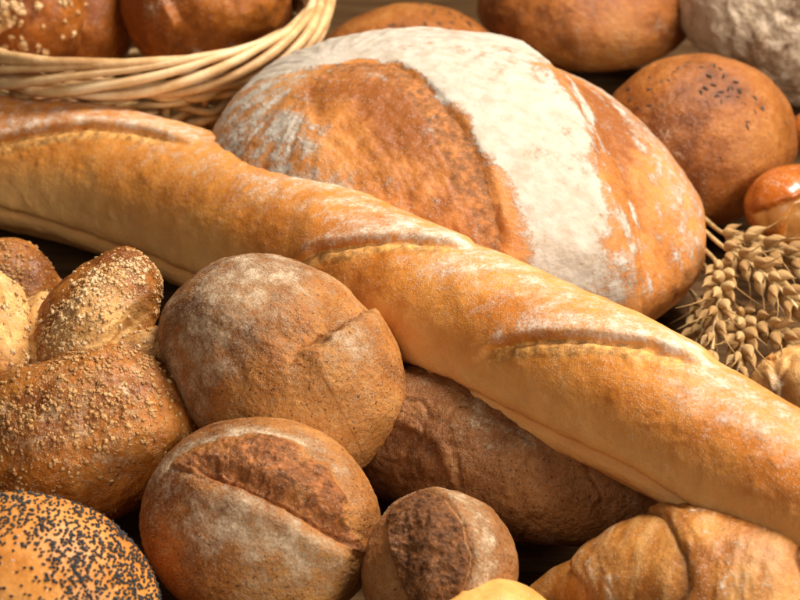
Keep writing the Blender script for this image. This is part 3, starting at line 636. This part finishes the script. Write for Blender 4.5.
# ================================================================== wicker basket with two sweet buns
BC = P(138, 0, 0.105); mB = M_(BC); RX = 184 * mB; RY = RX * 1.10; RZ = BC[2]
basket = empty('wicker_basket', (BC[0], BC[1], 0))
def tube_path(path, rad, nseg=7, closed=False):
    path = np.asarray(path); nP = len(path)
    T = (np.roll(path, -1, 0) - np.roll(path, 1, 0)) if closed else np.gradient(path, axis=0); T /= np.linalg.norm(T, axis=1)[:, None] + 1e-12
    ref = np.where(np.abs(T[:, 2:3]) > 0.9, np.array([[1.0, 0, 0]]), np.array([[0, 0, 1.0]])); A = np.cross(T, ref); A /= np.linalg.norm(A, axis=1)[:, None]; B = np.cross(T, A)
    ph = np.linspace(0, 2 * math.pi, nseg, endpoint=False); r = np.broadcast_to(np.asarray(rad, float), (nP,))
    V = path[:, None] + (np.cos(ph)[None, :, None] * A[:, None] + np.sin(ph)[None, :, None] * B[:, None]) * r[:, None, None]
    idx = np.arange(nP * nseg).reshape(nP, nseg); nx = np.roll(idx, -1, 0) if closed else idx[1:]; ix = idx if closed else idx[:-1]
    F = np.stack([ix, np.roll(ix, -1, 1), np.roll(nx, -1, 1), nx], -1).reshape(-1, 4)
    return V.reshape(-1, 3), F
def merge(parts):
    vs, fs, off = [], [], 0
    for v, f in parts: vs.append(v); fs.append(f + off); off += len(v)
    return np.concatenate(vs), np.concatenate(fs)
sup = lambda x: np.sign(x) * np.abs(x) ** 0.86
NST = 11
for kk in range(NST):            # the braided rim
    th = np.linspace(0, 2 * math.pi, 420, endpoint=False); a = 2 * math.pi * kk / NST + 2 * th + 0.5 * np.sin(3 * th + kk)
    rr = 0.0072 + 0.0010 * np.sin(7 * th + kk * 1.7)
    cs = np.cos(a) * rr * 0.8; sn = np.sin(a) * rr * 1.25
    path = np.stack([(RX + cs) * sup(np.cos(th)), (RY + cs) * sup(np.sin(th)), RZ + sn], 1)
    v, f = tube_path(path, 0.0026 + 0.0004 * np.sin(5 * th + kk * 2), 10, True)
    mesh_from('rim_strand', v, f, M['wicker'], basket)
parts = []; NS = 30; rows = 20
for i in range(rows):
    th = np.linspace(0, 2 * math.pi, 480, endpoint=False); z = 0.006 + (RZ - 0.016) * i / (rows - 1); fr = z / RZ
    R0 = RX * (0.80 + 0.20 * fr ** 0.8) - 0.003
    rr = R0 + 0.0042 * np.sin(NS / 2 * th + math.pi * (i % 2)) ; zz = z + 0.0018 * np.sin(NS / 2 * th + i * 1.3) + 0.0010 * np.sin(3 * th + i * 2.1)
    parts.append(tube_path(np.stack([rr * sup(np.cos(th)), 1.10 * rr * sup(np.sin(th)), zz], 1), 0.0026 + 0.0004 * np.sin(4 * th + i), 8, True))
mesh_from('woven_wall', *merge(parts), M['wicker_dark'], basket)
for j in range(NS):
    th = 2 * math.pi * (j + 0.5) / NS; fr = np.linspace(0.02, 0.97, 14); R0 = RX * (0.80 + 0.20 * fr ** 0.8) - 0.003
    mesh_from('stake', *tube_path(np.stack([R0 * sup(math.cos(th)), 1.10 * R0 * sup(math.sin(th)), fr * RZ], 1), 0.0024, 8), M['wicker_dark'], basket)
u, f = cube_sphere(24); mesh_from('base', u * np.array([RX * 0.79, RY * 0.79, 0.006]) + np.array([0, 0, 0.007]), f, M['wicker_dark'], basket)
tag(basket, 'round woven wicker basket holding glazed buns at the top left', 'basket')

# left sweet bun: two swollen halves, crumbs on the left one
def half(parent, name, px, py, z, ax, up, xd, seed, crumbs=0, cw=None, feats=None, tone=0.0, fl=None, mat='glaze', pale=None):
    C = P(px, py, z); m = M_(C)
    s = Blob(C, [a * m for a in ax], up=up, xdir=xd, n=110, warp=0.05, seed=seed, under=0.95, sq=1.25)
    h = fbm(s.v, 35, 3, seed) * 0.0026 + fbm(s.v, 110, 3, seed) * 0.0006 + (feats(s) if feats else 0)
    o = s.make(name, h, M[mat], attrs(s, tone=tone + fbm(s.v, 30, 2, seed) * 0.5, flour=(fl(s) if fl else Z(s)), pale=(pale(s) if pale else Z(s))), parent)
    if crumbs:
        wgt = cw(s) * (0.05 + np.clip(fbm(s.v, 60, 2, seed) + 0.25, 0, 1)); c = scatter('crumb_topping', s, wgt, crumbs, CRUMBS, (0.003, 0.0062), M['crumb'], o, 0.35, seed); tag(c, kind='stuff')
e1 = empty('sweet_bun', P(60, 20, 0.02))
half(e1, 'crumbed_half', 22, -2, 0.096, (70, 78, 70), RT_(-0.1, 0.5, 0.8), (1, 0, 0), 81, 170, lambda s: np.exp(-s.ell((30, 15), (85, 20), (30, 60))[0] ** 2 * 0.7) * (s.u[:, 2] > 0), tone=-0.6)
half(e1, 'plain_half', 88, 8, 0.080, (50, 74, 66), RT_(0.1, 0.5, 0.8), RT_(0.95, -0.25, 0), 83, tone=-0.7)
tag(e1, 'brown glazed bun with pale crumbs at the left side of the basket', 'bun', 'sweet buns in the basket')
e2 = empty('sweet_bun', P(210, 20, 0.02))
s2 = half(e2, 'crust', 207, -6, 0.095, (84, 80, 74), RT_(0.0, 0.55, 0.8), RT_(1, 0.1, 0), 86, tone=-0.45, fl=lambda s: 0.75 * np.exp(-s.ell((197, 56), (208, 58), (199, 46))[0] ** 2) + 0.35 * np.exp(-s.ell((250, 50), (285, 40), (250, 40))[0] ** 2) + 0.6 * np.exp(-s.ell((154, 8), (166, 8), (154, 20))[0] ** 2),
     feats=lambda s: lip(*s.line([(158, -40), (166, 0), (180, 22), (176, 44), (166, 70)]), 0.0045, 0.0030, 0.02, 0.014, 0.0015, 0.3))
tag(e2, 'brown glazed bun with a folded edge at the right side of the basket', 'bun', 'sweet buns in the basket')

# ================================================================== wheat ears
def grain_mesh(awn):
    u, f = cube_sphere(7); v = u.copy()
    t = (v[:, 2] + 1) / 2; wd = 0.56 * np.sin(np.pi * np.clip(t, 0, 1) ** 0.68) * (1 - 0.35 * t)
    nrm = np.linalg.norm(v[:, :2], axis=1) + 1e-9
    v = np.stack([v[:, 0] / nrm * wd * 0.47, v[:, 1] / nrm * wd * 0.40, t], 1)
    v[:, 0] += -0.10 * np.cos(np.arctan2(v[:, 1], v[:, 0]) * 1) * 0 + 0.10 * np.sin(np.pi * t)
    P_ = [(v, f)]
    if awn:
        a = np.linspace(0, 1, 8); P_.append(tube_path(np.stack([0.10 * a ** 2 * awn, 0.05 * a, 0.97 + awn * a], 1), 0.036 * (1 - a * 0.85), 5))
    o = mesh_from('grain', *merge(P_), M['grain']); col.objects.unlink(o); return o
GR = [grain_mesh(0.12), grain_mesh(0.6), grain_mesh(1.6)]
def wheat(stalk_px, head_px, rows, label, gsize=0.0116, seed=0, tipawn=False):
    """stalk_px / head_px = (px, py, z) lists"""
    R_ = random.Random(seed)
    hp = np.array([P(*p) for p in head_px]); st = np.array([P(*p) for p in stalk_px] + [hp[0]])
    base = st[0].copy(); e = empty('wheat_ear', base)
    def dens(p, n):
        s_ = np.r_[0, np.cumsum(np.linalg.norm(np.diff(p, axis=0), axis=1))]; t = np.linspace(0, s_[-1], n); q_ = np.stack([np.interp(t, s_, p[:, i]) for i in range(3)], 1)
        for _ in range(3): q_[1:-1] = (q_[:-2] + 2 * q_[1:-1] + q_[2:]) / 4
        return q_
    sp = dens(np.vstack([st, hp[1:]]), 50) - base
    mesh_from('stalk', *tube_path(sp, np.linspace(0.0017, 0.0010, 50), 8), M['straw'], e)
    H = dens(hp, rows + 1); T = np.gradient(H, axis=0); T /= np.linalg.norm(T, axis=1)[:, None]
    side0 = np.cross(T[0], -CF); side0 /= np.linalg.norm(side0); tw = R_.uniform(-0.3, 0.3)
    for i in range(rows + 1):
        t = T[i]; s1 = side0 - t * side0.dot(t); s1 /= np.linalg.norm(s1); s2 = np.cross(t, s1)
        fr = i / rows; sz = gsize * (0.80 + 0.35 * math.sin(math.pi * min(1, fr * 0.9 + 0.15)))
        sgn = 1 if i % 2 else -1
        specs = [(sgn, 0.0, 0.62), (sgn * 0.55, 0.8, 0.55), (sgn * 0.55, -0.8, 0.55), (-sgn * 0.25, 0.95, 0.40)] if i < rows else [(0, 0, 0.0), (0.3, 0.3, 0.3), (-0.3, 0.2, 0.3)]
        for (a, b_, ang) in specs:
            o_dir = s1 * a + s2 * b_; nn = np.linalg.norm(o_dir); o_dir = o_dir / nn if nn > 1e-6 else s1
            ang += R_.uniform(-0.12, 0.12); zd = t * math.cos(ang) + o_dir * math.sin(ang)
            xd = o_dir - zd * o_dir.dot(zd); xd /= np.linalg.norm(xd) + 1e-9
            src = GR[R_.choice([0, 0, 1, 1, 2]) if fr < 0.8 else R_.choice([1, 1, 2])]
            o = src.copy(); col.objects.link(o); o.parent = e
            p = H[i] - base + o_dir * (0.0012 if nn > 1e-6 else 0); o.location = [float(x) for x in p]
            o.rotation_mode = 'QUATERNION'; Rm = np.stack([xd, np.cross(zd, xd), zd], 1); o.rotation_quaternion = Matrix([list(map(float, r)) for r in Rm]).to_quaternion()
            k_ = sz * R_.uniform(0.85, 1.1); o.scale = (k_, k_ * R_.uniform(0.9, 1.1), k_)
    tag(e, label, 'wheat ear', 'wheat ears beside the big loaf')
wheat([(545, 55, .012), (640, 140, .020), (690, 205, .032)], [(724, 236, .050), (760, 244, .052), (800, 260, .052), (836, 280, .048)], 11, 'uppermost wheat ear, running along under the glazed roll to the right edge', seed=1)
wheat([(556, 62, .010), (650, 170, .022), (695, 222, .036)], [(726, 250, .056), (756, 266, .058), (784, 292, .056), (806, 318, .050)], 11, 'plump wheat ear curving down to the right in the middle of the bunch', seed=2)
wheat([(560, 70, .010), (650, 190, .022), (692, 238, .034)], [(720, 264, .052), (722, 290, .056), (714, 318, .054), (712, 350, .046)], 10, 'orange tinted wheat ear hanging down beside the big loaf', seed=3)
wheat([(565, 75, .008), (660, 210, .018), (700, 260, .030)], [(742, 312, .040), (742, 338, .044), (740, 362, .042), (736, 380, .036)], 9, 'short wheat ear hanging down to the baguette top', seed=4)
wheat([(570, 80, .008), (660, 220, .018), (704, 270, .030)], [(748, 314, .038), (768, 324, .042), (790, 342, .042), (818, 366, .036)], 10, 'lower wheat ear slanting right above the small croissant', seed=5)
wheat([(566, 90, .006), (650, 230, .010), (680, 280, .012)], [(700, 300, .014), (704, 318, .016), (700, 338, .016), (690, 356, .014)], 8, 'shaded wheat ear deepest in the gap beside the big loaf', seed=6)
